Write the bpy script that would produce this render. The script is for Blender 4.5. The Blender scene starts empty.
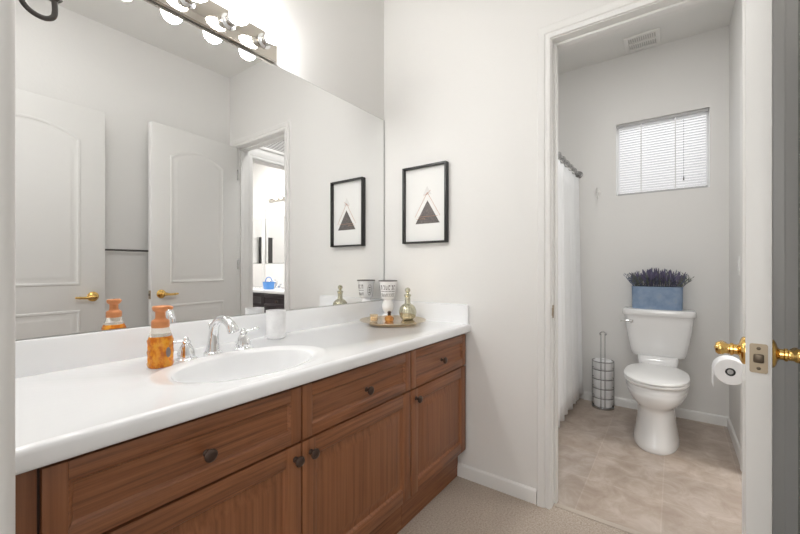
import bpy, bmesh, math, random
from mathutils import Vector, Matrix
random.seed(7)
PI = math.pi
S = bpy.context.scene
COL = S.collection

# ------------------------------------------------------------------ camera, world, lights, exposure
cam_d = bpy.data.cameras.new('camera'); cam = bpy.data.objects.new('camera', cam_d); COL.objects.link(cam)
THETA = 0.6317
cam.location = (0.0, -1.455, 1.1214)
cam.rotation_euler = (PI/2, 0, THETA - PI/2)
cam_d.sensor_width = 36.0; cam_d.lens = 374.3/800*36.0; cam_d.clip_start = 0.02
cam_d.shift_y = 0.0006
S.camera = cam
S.view_settings.view_transform = 'Standard'; S.view_settings.look = 'None'
S.view_settings.gamma = 1.0; S.view_settings.use_curve_mapping = False
S.view_settings.exposure = 0.0
S.cycles.max_bounces = 16; S.cycles.diffuse_bounces = 8; S.cycles.glossy_bounces = 8
S.cycles.transmission_bounces = 10; S.cycles.transparent_max_bounces = 12
S.cycles.sample_clamp_indirect = 6.0
S.cycles.blur_glossy = 0.0

W = bpy.data.worlds.new('World'); S.world = W; W.use_nodes = True
W.node_tree.nodes['Background'].inputs[0].default_value = (1.0, 0.985, 0.96, 1)
W.node_tree.nodes['Background'].inputs[1].default_value = 0.7

def area(name, loc, target, size, power, color=(1, 1, 1), size_y=None):
    d = bpy.data.lights.new(name, 'AREA'); d.energy = power; d.color = color
    d.shape = 'RECTANGLE' if size_y else 'SQUARE'; d.size = size
    if size_y: d.size_y = size_y
    o = bpy.data.objects.new(name, d); COL.objects.link(o); o.location = loc
    o.rotation_euler = (Vector(target) - Vector(loc)).to_track_quat('-Z', 'Y').to_euler()
    return o
BULB = 69.0
area('entry_fill', (-1.6, -1.31, 1.6), (1.0, -1.36, 1.1), 0.46, 16, (1.0, 0.99, 0.975), 1.7)  # added fill behind the camera, shining in through the entry; no window there
area('ceiling_fill', (0.32, -1.15, 2.80), (0.32, -1.15, 0), 0.5, 3.5, (1.0, 0.99, 0.975))  # added soft fill under the vanity room ceiling
area('toilet_room_fill', (2.25, -1.2, 2.80), (2.25, -1.2, 0), 0.35, 9.5, (1.0, 0.99, 0.975))  # added fill to brighten the toilet room, kept out of view above the header
area('window_daylight', (4.25, -1.37, 2.10), (3.5, -1.37, 1.99), 1.7, 17, (0.95, 0.975, 1.0))
area('second_bath_fill', (2.6, -3.2, 2.80), (2.6, -3.2, 0), 0.8, 40, (1.0, 0.98, 0.96))  # added overhead fill that makes the second bathroom look blown out

# ------------------------------------------------------------------ materials
def nodes(m): return m.node_tree.nodes, m.node_tree.links
def mat(name, col, rough=0.5, metal=0.0, spec=None, bump=None, trans=0.0, ior=None, emit=None, alpha=None, coat=None, sheen=None):
    m = bpy.data.materials.new(name); m.use_nodes = True
    N, L = nodes(m); b = N['Principled BSDF']
    b.inputs['Base Color'].default_value = (*col, 1); b.inputs['Roughness'].default_value = rough
    b.inputs['Metallic'].default_value = metal
    if spec is not None: b.inputs['Specular IOR Level'].default_value = spec
    if trans: b.inputs['Transmission Weight'].default_value = trans
    if ior: b.inputs['IOR'].default_value = ior
    if coat: b.inputs['Coat Weight'].default_value = coat
    if sheen: b.inputs['Sheen Weight'].default_value = sheen
    if emit: b.inputs['Emission Color'].default_value = (*emit[0], 1); b.inputs['Emission Strength'].default_value = emit[1]
    if bump:
        sc, st, dist = bump
        tc = N.new('ShaderNodeTexCoord'); n = N.new('ShaderNodeTexNoise'); n.inputs['Scale'].default_value = sc
        n.inputs['Detail'].default_value = 4
        bp = N.new('ShaderNodeBump'); bp.inputs['Strength'].default_value = st; bp.inputs['Distance'].default_value = dist
        L.new(tc.outputs['Object'], n.inputs['Vector']); L.new(n.outputs['Fac'], bp.inputs['Height']); L.new(bp.outputs['Normal'], b.inputs['Normal'])
    return m
def ramp_mat(name, stops, scale3, nscale, rough, detail=6, dist=0.0, bump=0.0, bdist=0.002, rnd=True, metal=0.0, coat=None, noise_rough=0.6):
    m = mat(name, stops[0][1], rough, metal, coat=coat); N, L = nodes(m); b = N['Principled BSDF']
    tc = N.new('ShaderNodeTexCoord'); mp = N.new('ShaderNodeMapping'); mp.inputs['Scale'].default_value = scale3
    n = N.new('ShaderNodeTexNoise'); n.inputs['Scale'].default_value = nscale; n.inputs['Detail'].default_value = detail
    n.inputs['Distortion'].default_value = dist; n.inputs['Roughness'].default_value = noise_rough
    r = N.new('ShaderNodeValToRGB'); e = r.color_ramp.elements
    while len(e) < len(stops): e.new(0.5)
    for k, (p, c) in enumerate(stops): e[k].position = p; e[k].color = (*c, 1)
    if rnd:
        oi = N.new('ShaderNodeObjectInfo'); mu = N.new('ShaderNodeMath'); mu.operation = 'MULTIPLY'; mu.inputs[1].default_value = 9.0
        cb = N.new('ShaderNodeCombineXYZ'); L.new(oi.outputs['Random'], mu.inputs[0])
        for k in range(3): L.new(mu.outputs[0], cb.inputs[k])
        L.new(cb.outputs[0], mp.inputs['Location'])
    L.new(tc.outputs['Object'], mp.inputs['Vector']); L.new(mp.outputs['Vector'], n.inputs['Vector'])
    L.new(n.outputs['Fac'], r.inputs['Fac']); L.new(r.outputs['Color'], b.inputs['Base Color'])
    if bump:
        bp = N.new('ShaderNodeBump'); bp.inputs['Strength'].default_value = bump; bp.inputs['Distance'].default_value = bdist
        L.new(n.outputs['Fac'], bp.inputs['Height']); L.new(bp.outputs['Normal'], b.inputs['Normal'])
    return m

M = {}
M['wall'] = mat('painted_wall', (0.742, 0.735, 0.72), 0.62, bump=(70, 0.12, 0.004))
M['ceiling'] = mat('painted_ceiling', (0.76, 0.755, 0.735), 0.8, bump=(60, 0.12, 0.004))
M['trim'] = mat('white_trim_paint', (0.755, 0.75, 0.735), 0.35)
M['doorpaint'] = mat('white_door_paint', (0.71, 0.705, 0.688), 0.38)
M['mirror'] = mat('mirror_glass', (0.89, 0.895, 0.895), 0.0, 1.0)
M['mirror_edge'] = mat('mirror_edge', (0.30, 0.31, 0.31), 0.3, 0.6)
M['marble'] = mat('white_cultured_marble', (0.85, 0.86, 0.875), 0.16, coat=0.4)
M['porcelain'] = mat('white_porcelain', (0.80, 0.80, 0.80), 0.12, coat=0.5)
M['plastic'] = mat('white_plastic', (0.80, 0.80, 0.79), 0.3)
M['chrome'] = mat('polished_chrome', (0.80, 0.81, 0.82), 0.07, 1.0)
M['chrome_plate'] = mat('bright_chrome_plate', (0.62, 0.58, 0.52), 0.06, 1.0)
M['wire'] = mat('chrome_wire', (0.42, 0.42, 0.42), 0.25, 1.0)
M['brass'] = mat('polished_brass', (0.80, 0.52, 0.17), 0.14, 1.0)
M['latch'] = mat('satin_brass_plate', (0.40, 0.33, 0.24), 0.45, 0.7)
M['dark_hole'] = mat('latch_bolt_shadow_metal', (0.14, 0.11, 0.08), 0.4, 0.8)
M['knob'] = mat('antique_bronze', (0.07, 0.045, 0.035), 0.32, 0.7)
M['iron'] = mat('dark_bronze_iron', (0.075, 0.068, 0.062), 0.45, 0.4)
M['black'] = mat('black_frame_paint', (0.016, 0.015, 0.015), 0.4)
M['paper'] = mat('white_print_paper', (0.80, 0.80, 0.785), 0.7)
M['ink'] = ramp_mat('charcoal_print', [(0.3, (0.06, 0.055, 0.055)), (0.55, (0.13, 0.115, 0.11)), (0.75, (0.30, 0.25, 0.23))], (1, 1, 1), 160, 0.7, rnd=False)
M['copper_ink'] = mat('copper_foil_line', (0.50, 0.25, 0.14), 0.4, 0.4)
M['pale_ink'] = mat('pale_grey_print', (0.70, 0.69, 0.68), 0.7)
M['bulb'] = mat('lit_bulb_glass', (1, 1, 1), 0.3, emit=((1.0, 0.985, 0.967), BULB))
M['bulb2'] = mat('lit_bulb_glass_far', (1, 1, 1), 0.3, emit=((1.0, 0.97, 0.93), 16))
M['amber'] = ramp_mat('amber_soap', [(0.38, (0.62, 0.17, 0.004)), (0.52, (0.86, 0.32, 0.012)), (0.66, (0.95, 0.46, 0.03))], (1, 1, 0.7), 75, 0.1, detail=2, rnd=False)
M['amber'].node_tree.nodes['Principled BSDF'].inputs['Transmission Weight'].default_value = 0.35
M['clear'] = mat('clear_plastic', (0.97, 0.93, 0.85), 0.06, trans=0.9, ior=1.2)
M['copper'] = mat('copper_plastic', (0.60, 0.24, 0.095), 0.38, 0.35)
M['label_dark'] = mat('dark_label_print', (0.20, 0.17, 0.16), 0.5)
M['white_ceramic'] = mat('white_ceramic', (0.84, 0.84, 0.85), 0.25)
M['tumbler'] = ramp_mat('white_marbled_resin', [(0.35, (0.74, 0.74, 0.75)), (0.6, (0.86, 0.86, 0.87))], (1, 1, 1), 22, 0.3, rnd=False)
M['tray'] = mat('antiqued_silver_tray', (0.70, 0.60, 0.46), 0.25, 0.95)
M['mercury'] = mat('greenish_mercury_glass', (0.50, 0.48, 0.37), 0.14, 0.75)
M['gold_glass'] = mat('amber_perfume', (0.75, 0.40, 0.12), 0.1, trans=0.6, ior=1.4)
M['candle_glass'] = mat('candle_glass', (0.95, 0.84, 0.68), 0.08, trans=0.85, ior=1.25)
M['wax'] = mat('cream_wax', (0.82, 0.70, 0.52), 0.5)
M['grey_print'] = mat('grey_lettering', (0.16, 0.15, 0.15), 0.6)
M['galv'] = ramp_mat('blue_grey_galvanised', [(0.3, (0.16, 0.24, 0.37)), (0.55, (0.24, 0.325, 0.46)), (0.75, (0.31, 0.36, 0.43))], (1, 1, 1), 14, 0.5, rnd=False, bump=0.15)
M['lav'] = mat('lavender_violet', (0.135, 0.122, 0.205), 0.8)
M['leaf'] = mat('grey_green_leaf', (0.15, 0.165, 0.13), 0.8)
M['leaf2'] = mat('blue_grey_leaf', (0.13, 0.15, 0.22), 0.8)
M['soil'] = mat('dark_moss', (0.03, 0.03, 0.025), 0.95)
M['tissue'] = mat('white_tissue', (0.82, 0.82, 0.83), 0.9, bump=(150, 0.2, 0.002))
M['card'] = mat('roll_core_card', (0.10, 0.10, 0.10), 0.7)
M['fabric'] = mat('white_curtain_fabric', (0.82, 0.83, 0.84), 0.9, sheen=0.2, bump=(90, 0.2, 0.002))
M['vinyl'] = mat('blind_vinyl', (0.84, 0.84, 0.845), 0.4, trans=0.0)
M['blindrail'] = mat('blind_rail_grey', (0.45, 0.45, 0.45), 0.5)
M['glass'] = mat('window_glass', (1, 1, 1), 0.0, trans=1.0, ior=1.02)
M['espresso'] = ramp_mat('espresso_wood', [(0.3, (0.012, 0.008, 0.012)), (0.7, (0.035, 0.022, 0.026))], (16, 16, 1.2), 3, 0.35)
M['blue'] = mat('blue_plastic', (0.10, 0.30, 0.72), 0.3)
M['white_tile'] = mat('white_wall_tile', (0.82, 0.80, 0.78), 0.3)
M['towel'] = mat('charcoal_towel', (0.05, 0.048, 0.047), 0.95, bump=(200, 0.4, 0.003))
M['grille'] = mat('grille_enamel', (0.76, 0.75, 0.73), 0.45)
M['shadow'] = mat('grille_duct_shade', (0.18, 0.175, 0.17), 0.9)
M['vent_back'] = mat('vent_duct_shade', (0.55, 0.54, 0.53), 0.9)
WD = [(0.30, (0.108, 0.037, 0.013)), (0.44, (0.200, 0.072, 0.027)), (0.56, (0.255, 0.098, 0.039)), (0.75, (0.33, 0.138, 0.060))]
WV = [(0.28, (0.155, 0.054, 0.019)), (0.45, (0.218, 0.079, 0.029)), (0.56, (0.255, 0.097, 0.038)), (0.75, (0.305, 0.125, 0.052))]
M['wood_v'] = ramp_mat('stained_oak_upright_grain', WV, (30, 30, 0.5), 3.2, 0.42, detail=8, dist=0.08, bump=0.02, bdist=0.0006, coat=0.08)
M['wood_h'] = ramp_mat('stained_oak_level_grain', WD, (1.0, 34, 34), 3.2, 0.42, detail=8, dist=0.35, bump=0.03, bdist=0.0008, coat=0.08)
M['wood_dark'] = mat('stained_cabinet_carcass', (0.055, 0.022, 0.012), 0.5)
M['carpet'] = ramp_mat('beige_carpet', [(0.30, (0.30, 0.24, 0.185)), (0.5, (0.465, 0.395, 0.33)), (0.70, (0.64, 0.57, 0.50))], (1, 1, 1), 130, 0.95, detail=8, rnd=False, bump=0.9, bdist=0.006, noise_rough=0.75)
M['threshold'] = mat('beige_threshold_strip', (0.46, 0.40, 0.34), 0.5)

def tile_mat():
    m = mat('beige_mottled_tile', (0.4, 0.33, 0.28), 0.42); N, L = nodes(m); b = N['Principled BSDF']
    tc = N.new('ShaderNodeTexCoord'); mp = N.new('ShaderNodeMapping'); mp.inputs['Location'].default_value = (0.08, 0.11, 0)
    L.new(tc.outputs['Object'], mp.inputs['Vector'])
    def nz(sc, det):
        n = N.new('ShaderNodeTexNoise'); n.inputs['Scale'].default_value = sc; n.inputs['Detail'].default_value = det
        n.inputs['Roughness'].default_value = 0.65; n.inputs['Distortion'].default_value = 0.6
        L.new(mp.outputs['Vector'], n.inputs['Vector']); return n
    n1 = nz(8.5, 10)
    r = N.new('ShaderNodeValToRGB'); e = r.color_ramp.elements
    e[0].position = 0.30; e[0].color = (0.315, 0.25, 0.205, 1); e[1].position = 0.72; e[1].color = (0.51, 0.45, 0.41, 1)
    q = e.new(0.5); q.color = (0.40, 0.335, 0.285, 1)
    L.new(n1.outputs['Fac'], r.inputs['Fac'])
    bk = N.new('ShaderNodeTexBrick'); bk.offset = 0.0; bk.inputs['Scale'].default_value = 1.0
    bk.inputs['Brick Width'].default_value = 0.325; bk.inputs['Row Height'].default_value = 0.325
    bk.inputs['Mortar Size'].default_value = 0.0032; bk.inputs['Mortar Smooth'].default_value = 0.4
    bk.inputs['Color1'].default_value = (0.94, 0.94, 0.94, 1); bk.inputs['Color2'].default_value = (1.05, 1.03, 1.0, 1)
    bk.inputs['Mortar'].default_value = (1.12, 1.12, 1.12, 1)
    L.new(mp.outputs['Vector'], bk.inputs['Vector'])
    mx = N.new('ShaderNodeMix'); mx.data_type = 'RGBA'; mx.blend_type = 'MULTIPLY'; mx.inputs['Factor'].default_value = 1.0
    L.new(r.outputs['Color'], mx.inputs['A']); L.new(bk.outputs['Color'], mx.inputs['B'])
    L.new(mx.outputs['Result'], b.inputs['Base Color'])
    bp = N.new('ShaderNodeBump'); bp.inputs['Strength'].default_value = 0.15; bp.inputs['Distance'].default_value = 0.003
    L.new(n1.outputs['Fac'], bp.inputs['Height']); L.new(bp.outputs['Normal'], b.inputs['Normal'])
    return m
M['tile'] = tile_mat()

# translucent blind slats
def slat_mat():
    m = bpy.data.materials.new('translucent_white_slat'); m.use_nodes = True; N, L = nodes(m)
    out = N['Material Output']; b = N['Principled BSDF']; b.inputs['Base Color'].default_value = (0.86, 0.86, 0.87, 1); b.inputs['Roughness'].default_value = 0.4
    t = N.new('ShaderNodeBsdfTranslucent'); t.inputs['Color'].default_value = (0.86, 0.87, 0.89, 1)
    mx = N.new('ShaderNodeMixShader'); mx.inputs[0].default_value = 0.2
    L.new(b.outputs[0], mx.inputs[1]); L.new(t.outputs[0], mx.inputs[2]); L.new(mx.outputs[0], out.inputs['Surface'])
    return m
M['slat'] = slat_mat()

# ------------------------------------------------------------------ mesh helpers
class MB:
    """collects shapes in one bmesh; o is the origin subtracted from every point"""
    def __init__(self, o=(0, 0, 0)):
        self.bm = bmesh.new(); self.o = Vector(o)
    def v(self, p): return self.bm.verts.new(Vector(p) - self.o)
    def face(self, vs, mi=0):
        try:
            f = self.bm.faces.new(vs); f.material_index = mi; return f
        except ValueError: return None
    def merge(self, bm2, mi=0):
        mp = {}
        for w in bm2.verts: mp[w] = self.bm.verts.new(w.co - self.o)
        for f in bm2.faces: self.face([mp[w] for w in f.verts], mi)
        bm2.free()
    def box(self, x0, x1, y0, y1, z0, z1, bev=0.0, mi=0, seg=2, rot=None):
        b = bmesh.new(); bmesh.ops.create_cube(b, size=1.0)
        for w in b.verts: w.co = Vector(((x0+x1)/2 + w.co.x*(x1-x0), (y0+y1)/2 + w.co.y*(y1-y0), (z0+z1)/2 + w.co.z*(z1-z0)))
        if bev > 0: bmesh.ops.bevel(b, geom=list(b.edges), offset=bev, segments=seg, affect='EDGES', profile=0.5)
        if rot is not None:
            c = Vector(((x0+x1)/2, (y0+y1)/2, (z0+z1)/2))
            for w in b.verts: w.co = c + rot @ (w.co - c)
        self.merge(b, mi); return self
    def rings(self, rings, mi=0, cap0=True, cap1=True, close=True):
        vr = [[self.v(p) for p in r] for r in rings]
        n = len(vr[0])
        for a, b in zip(vr, vr[1:]):
            for i in range(n if close else n-1):
                j = (i+1) % n; self.face([a[i], a[j], b[j], b[i]], mi)
        if cap0: self.face(list(reversed(vr[0])), mi)
        if cap1: self.face(vr[-1], mi)
        return self
    def lathe(self, prof, c=(0, 0, 0), axis=(0, 0, 1), seg=32, mi=0, flute=0, fa=0.0, cap0=True, cap1=True, sx=1.0, sy=1.0):
        """prof: (radius, height) pairs"""
        q = Vector((0, 0, 1)).rotation_difference(Vector(axis).normalized()); c = Vector(c); R = []
        for r, h in prof:
            R.append([c + q @ Vector((sx*r*(1+fa*math.cos(flute*2*PI*i/seg))*math.cos(2*PI*i/seg), sy*r*(1+fa*math.cos(flute*2*PI*i/seg))*math.sin(2*PI*i/seg), h)) for i in range(seg)])
        return self.rings(R, mi, cap0, cap1)
    def tube(self, pts, r, seg=12, mi=0, cap=True, closed=False):
        pts = [Vector(p) for p in pts]; n = len(pts); rs = r if isinstance(r, (list, tuple)) else [r]*n
        T = []
        for i in range(n):
            a = pts[(i-1) % n] if closed else pts[max(i-1, 0)]; b = pts[(i+1) % n] if closed else pts[min(i+1, n-1)]
            T.append((b-a).normalized())
        u = T[0].orthogonal().normalized(); R = []
        for i in range(n):
            if i: u = (T[i-1].rotation_difference(T[i]) @ u); u = (u - T[i]*u.dot(T[i])).normalized()
            w = T[i].cross(u)
            R.append([pts[i] + rs[i]*(math.cos(2*PI*k/seg)*u + math.sin(2*PI*k/seg)*w) for k in range(seg)])
        if closed:
            vr = [[self.v(p) for p in ring] for ring in R]
            for i in range(n):
                a, b = vr[i], vr[(i+1) % n]
                off = 0
                if i == n-1: off = min(range(seg), key=lambda k: (a[0].co - b[k].co).length)
                for k in range(seg): self.face([a[k], a[(k+1) % seg], b[(k+1+off) % seg], b[(k+off) % seg]], mi)
            return self
        return self.rings(R, mi, cap, cap)
    def prism(self, poly, d, mi=0):
        """closed polygon (3-D points) pushed along d"""
        d = Vector(d); return self.rings([[Vector(p) for p in poly], [Vector(p)+d for p in poly]], mi)
    def ball(self, c, r, mi=0, sx=1, sy=1, sz=1, u=20, w=12):
        b = bmesh.new(); bmesh.ops.create_uvsphere(b, u_segments=u, v_segments=w, radius=r)
        for x in b.verts: x.co = Vector((x.co.x*sx, x.co.y*sy, x.co.z*sz)) + Vector(c)
        self.merge(b, mi); return self
    def nested(self, x0, x1, z0, z1, y, steps, mi=0, sgn=1, tm=None):
        """nested rectangles in an xz plane; steps = (inset, depth behind y); capped"""
        R = []
        for ins, dep in steps:
            R.append([(x0+ins, y+dep*sgn, z0+ins), (x1-ins, y+dep*sgn, z0+ins), (x1-ins, y+dep*sgn, z1-ins), (x0+ins, y+dep*sgn, z1-ins)])
        self.rings(R, mi, False, True); return self
    def build(self, name, mats, parent=None, smooth=40, loc=None, hide=False):
        bm = self.bm; bmesh.ops.recalc_face_normals(bm, faces=list(bm.faces))
        me = bpy.data.meshes.new(name); bm.to_mesh(me); bm.free()
        if not isinstance(mats, (list, tuple)): mats = [mats]
        for m in mats: me.materials.append(M[m])
        if smooth:
            me.shade_smooth(); me.set_sharp_from_angle(angle=math.radians(smooth))
        o = bpy.data.objects.new(name, me); COL.objects.link(o)
        if parent is not None: o.parent = parent
        o.location = loc if loc is not None else ((0, 0, 0) if parent is not None else tuple(self.o))
        return o

def thing(name, label, cat, loc=(0, 0, 0), rz=0.0, group=None, kind=None):
    o = bpy.data.objects.new(name, None); COL.objects.link(o); o.empty_display_size = 0.05
    o.location = loc; o.rotation_euler = (0, 0, rz); o['label'] = label; o['category'] = cat
    if group: o['group'] = group
    if kind: o['kind'] = kind
    return o
def tag(o, label, cat, group=None, kind=None):
    o['label'] = label; o['category'] = cat
    if group: o['group'] = group
    if kind: o['kind'] = kind
    return o
def struct(o, label=None, cat=None):
    o['kind'] = 'structure'
    if label: o['label'] = label
    if cat: o['category'] = cat
    return o
def kids(o): return [c for c in bpy.data.objects if c.parent == o]
def copy_tree(o, parent=None):
    c = o.copy(); COL.objects.link(c); c.parent = parent
    for ch in kids(o): copy_tree(ch, c)
    return c

# ------------------------------------------------------------------ the setting
XW, XF, YO, YS, ZC = 1.82, 3.50, -1.794, -1.77, 2.83
YL, YR, ZD = -0.996, -1.702, 2.182           # toilet-room opening
b = MB(); b.box(-3.2, 1.86, -2.6, 0.15, -0.06, 0.0); struct(b.build('floor', 'carpet', smooth=0), 'beige cut pile carpet in front of the vanity', 'floor')
b = MB(); b.box(1.86, 3.65, -4.6, 0.15, -0.06, 0.0); struct(b.build('floor', 'tile', smooth=0), 'mottled beige tile floor of the toilet room', 'floor')
b = MB(); b.box(1.845, 1.875, YR, YL, 0, 0.004, 0.0015); struct(b.build('trim_1', 'threshold'), 'beige strip between carpet and tile at the doorway', 'threshold strip')
b = MB(); b.box(-0.02, 3.65, -4.6, 0.15, ZC, ZC+0.08); struct(b.build('ceiling', 'ceiling', smooth=0), 'plain off-white ceiling', 'ceiling')
b = MB(); b.box(-0.02, XF+0.15, 0.0, 0.12, 0, ZC); struct(b.build('wall_back', 'wall', smooth=0), 'off-white wall behind the vanity mirror', 'wall')
b = MB(); b.box(XW, XW+0.12, YL+0.006, 0.0, 0, ZC); b.box(XW, XW+0.12, YR-0.006, YL+0.006, ZD+0.006, ZC); b.box(XW, XW+0.12, YO-0.1, YR-0.006, 0, ZC)
struct(b.build('wall_right', 'wall', smooth=0), 'off-white wall with the toilet room doorway and the framed print', 'wall')
b = MB(); b.box(-0.02, XW, YO-0.1, YO, 0, ZC); struct(b.build('wall_front', 'wall', smooth=0), 'off-white wall opposite the vanity, seen in the mirror', 'wall')
# left wall: a stub beside the entry with a bullnose corner, and a header above the entry
b = MB()
def stub(x0, x1, y0, y1, r=0.018, n=6):
    p = [(x0, y1), (x1, y1)]
    for k in range(n+1): a = -PI/2*k/n; p.append((x1-r+r*math.cos(a), y0+r+r*math.sin(a)))
    for k in range(n+1): a = -PI/2-PI/2*k/n; p.append((x0+r+r*math.cos(a), y0+r+r*math.sin(a)))
    return p
b.prism([(x, y, 0) for x, y in stub(-0.03, 0.109, -0.70, 0.0)], (0, 0, ZC))
b.box(-0.03, 0.105, YO, -0.70, 2.22, ZC)
struct(b.build('wall_left', 'wall', smooth=35), 'textured end of the wall at the left edge beside the vanity', 'wall')
# toilet room
YW0, YW1, ZW0, ZW1 = -1.664, -1.076, 1.702, 2.281
b = MB(); b.box(XF, XF+0.15, -4.6, YW0, 0, ZC); b.box(XF, XF+0.15, YW1, 0.0, 0, ZC); b.box(XF, XF+0.15, YW0, YW1, 0, ZW0); b.box(XF, XF+0.15, YW0, YW1, ZW1, ZC)
struct(b.build('wall_far', 'wall', smooth=0), 'off-white wall behind the toilet with the high window', 'wall')
X2A, X2B, Z2 = 2.02, 2.74, 2.155
b = MB(); b.box(XW+0.12, X2A, YS-0.1, YS, 0, ZC); b.box(X2B, XF, YS-0.1, YS, 0, ZC); b.box(X2A, X2B, YS-0.1, YS, Z2, ZC)
struct(b.build('wall_side', 'wall', smooth=0), 'off-white wall to the right of the toilet', 'wall')
b = MB(); b.box(XW+0.02, 1.95, -4.6, YS-0.1, 0, ZC); b.box(1.95, XF, -4.6, -4.5, 0, ZC)
struct(b.build('wall_end', 'wall', smooth=0), 'white wall at the end of the second bathroom', 'wall')

# baseboards
def baseboard(name, pts, label):
    """pts: two floor points; room is on the left of the run"""
    b = MB(); (x0, y0), (x1, y1) = pts; d = Vector((x1-x0, y1-y0, 0)); n = Vector((-d.y, d.x, 0)).normalized()
    prof = [(0, 0), (0.013, 0), (0.013, 0.048), (0.010, 0.060), (0.005, 0.066), (0, 0.068)]
    b.prism([Vector((x0, y0, 0)) + n*u + Vector((0, 0, h)) for u, h in prof], d)
    struct(b.build(name, 'trim', smooth=25), label, 'baseboard')
def bb(name, x0, x1, y0, y1, n, label):
    b = MB(); prof = [(0, 0), (0.013, 0), (0.013, 0.048), (0.010, 0.060), (0.005, 0.066), (0, 0.068)]
    b.prism([Vector((x0, y0, 0)) + Vector(n)*u + Vector((0, 0, h)) for u, h in prof], (x1-x0, y1-y0, 0))
    struct(b.build(name, 'trim', smooth=25), label, 'baseboard')
bb('baseboard_right', XW, XW, -0.515, -0.930, (-1, 0, 0), 'white baseboard between the vanity and the doorway casing')
bb('baseboard_far', XF, XF, -0.84, YS, (-1, 0, 0), 'white baseboard behind the toilet')
bb('baseboard_side', X2B+0.06, XF-0.013, YS, YS, (0, 1, 0), 'white baseboard on the wall right of the toilet')
bb('baseboard_front', 0.12, XW, YO, YO, (0, 1, 0), 'white baseboard opposite the vanity')

# door casing and jamb of the toilet-room opening
def casing(name, x, sg, label):
    """U-shaped moulded casing on the plane x, standing out along sg"""
    b = MB(); prof = [(0.004, 0), (0.004, 0.010), (0.010, 0.0125), (0.017, 0.0125), (0.020, 0.009), (0.026, 0.009), (0.030, 0.014), (0.042, 0.017), (0.056, 0.019), (0.061, 0.017), (0.061, 0)]
    R = []
    for py, pz, oy, oz in ((YL, 0.0, 1, 0), (YL, ZD, 1, 1), (YR, ZD, -1, 1), (YR, 0.0, -1, 0)):
        R.append([(x + sg*t, py + oy*u, pz + oz*u) for u, t in prof])
    b.rings(R); struct(b.build(name, 'trim', smooth=25), label, 'door casing')
casing('trim_2', XW, -1, 'white moulded casing around the toilet room doorway')
casing('trim_3', XW+0.12, 1, 'white casing on the toilet room side of the doorway')
b = MB(); b.box(XW, XW+0.12, YL, YL+0.006, 0, ZD+0.006); b.box(XW, XW+0.12, YR-0.006, YR, 0, ZD+0.006); b.box(XW, XW+0.12, YR, YL, ZD, ZD+0.006)
b.box(XW+0.045, XW+0.08, YL-0.011, YL, 0, ZD, 0.002); b.box(XW+0.045, XW+0.08, YR, YR+0.011, 0, ZD, 0.002); b.box(XW+0.045, XW+0.08, YR+0.011, YL-0.011, ZD-0.011, ZD, 0.002)
o = struct(b.build('trim_4', 'trim', smooth=25), 'white door jamb lining with a stop', 'door jamb')
b = MB(); b.box(XW+0.012, XW+0.034, YL-0.0025, YL, 0.885, 0.945, 0.002); b.box(XW+0.004, XW+0.012, YL-0.002, YL, 0.897, 0.933, 0.0005); b.build('strike_plate', 'latch', o)
# second doorway trim
b = MB()
prof = [(0.0, 0), (0.0, 0.011), (0.02, 0.011), (0.03, 0.016), (0.058, 0.018), (0.058, 0)]
R = []
for px, pz, ox, oz in ((X2A, 0.0, -1, 0), (X2A, Z2, -1, 1), (X2B, Z2, 1, 1), (X2B, 0.0, 1, 0)):
    R.append([(px + ox*u, YS + t, pz + oz*u) for u, t in prof])
b.rings(R); b.box(X2A-0.001, X2A+0.012, YS-0.1, YS+0.002, 0, Z2); b.box(X2B-0.012, X2B+0.001, YS-0.1, YS+0.002, 0, Z2); b.box(X2A, X2B, YS-0.1, YS+0.002, Z2-0.012, Z2)
struct(b.build('trim_5', 'trim', smooth=25), 'white casing of the doorway to the second bathroom, seen in the mirror', 'door casing')

# window
w = thing('window_1', 'small high window behind the closed blind', 'window', (XF+0.09, (YW0+YW1)/2, ZW0), kind='structure')
b = MB((XF+0.09, (YW0+YW1)/2, ZW0))
for a in ((YW0, YW0+0.016, ZW0, ZW1), (YW1-0.016, YW1, ZW0, ZW1), (YW0+0.016, YW1-0.016, ZW0, ZW0+0.02), (YW0+0.016, YW1-0.016, ZW1-0.02, ZW1)): b.box(XF+0.07, XF+0.12, *a, 0.003)
b.build('window_frame', 'plastic', w)
b = MB((XF+0.09, (YW0+YW1)/2, ZW0)); b.box(XF+0.093, XF+0.097, YW0+0.016, YW1-0.016, ZW0+0.02, ZW1-0.02); b.build('window_pane', 'glass', w, smooth=0)

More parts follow.
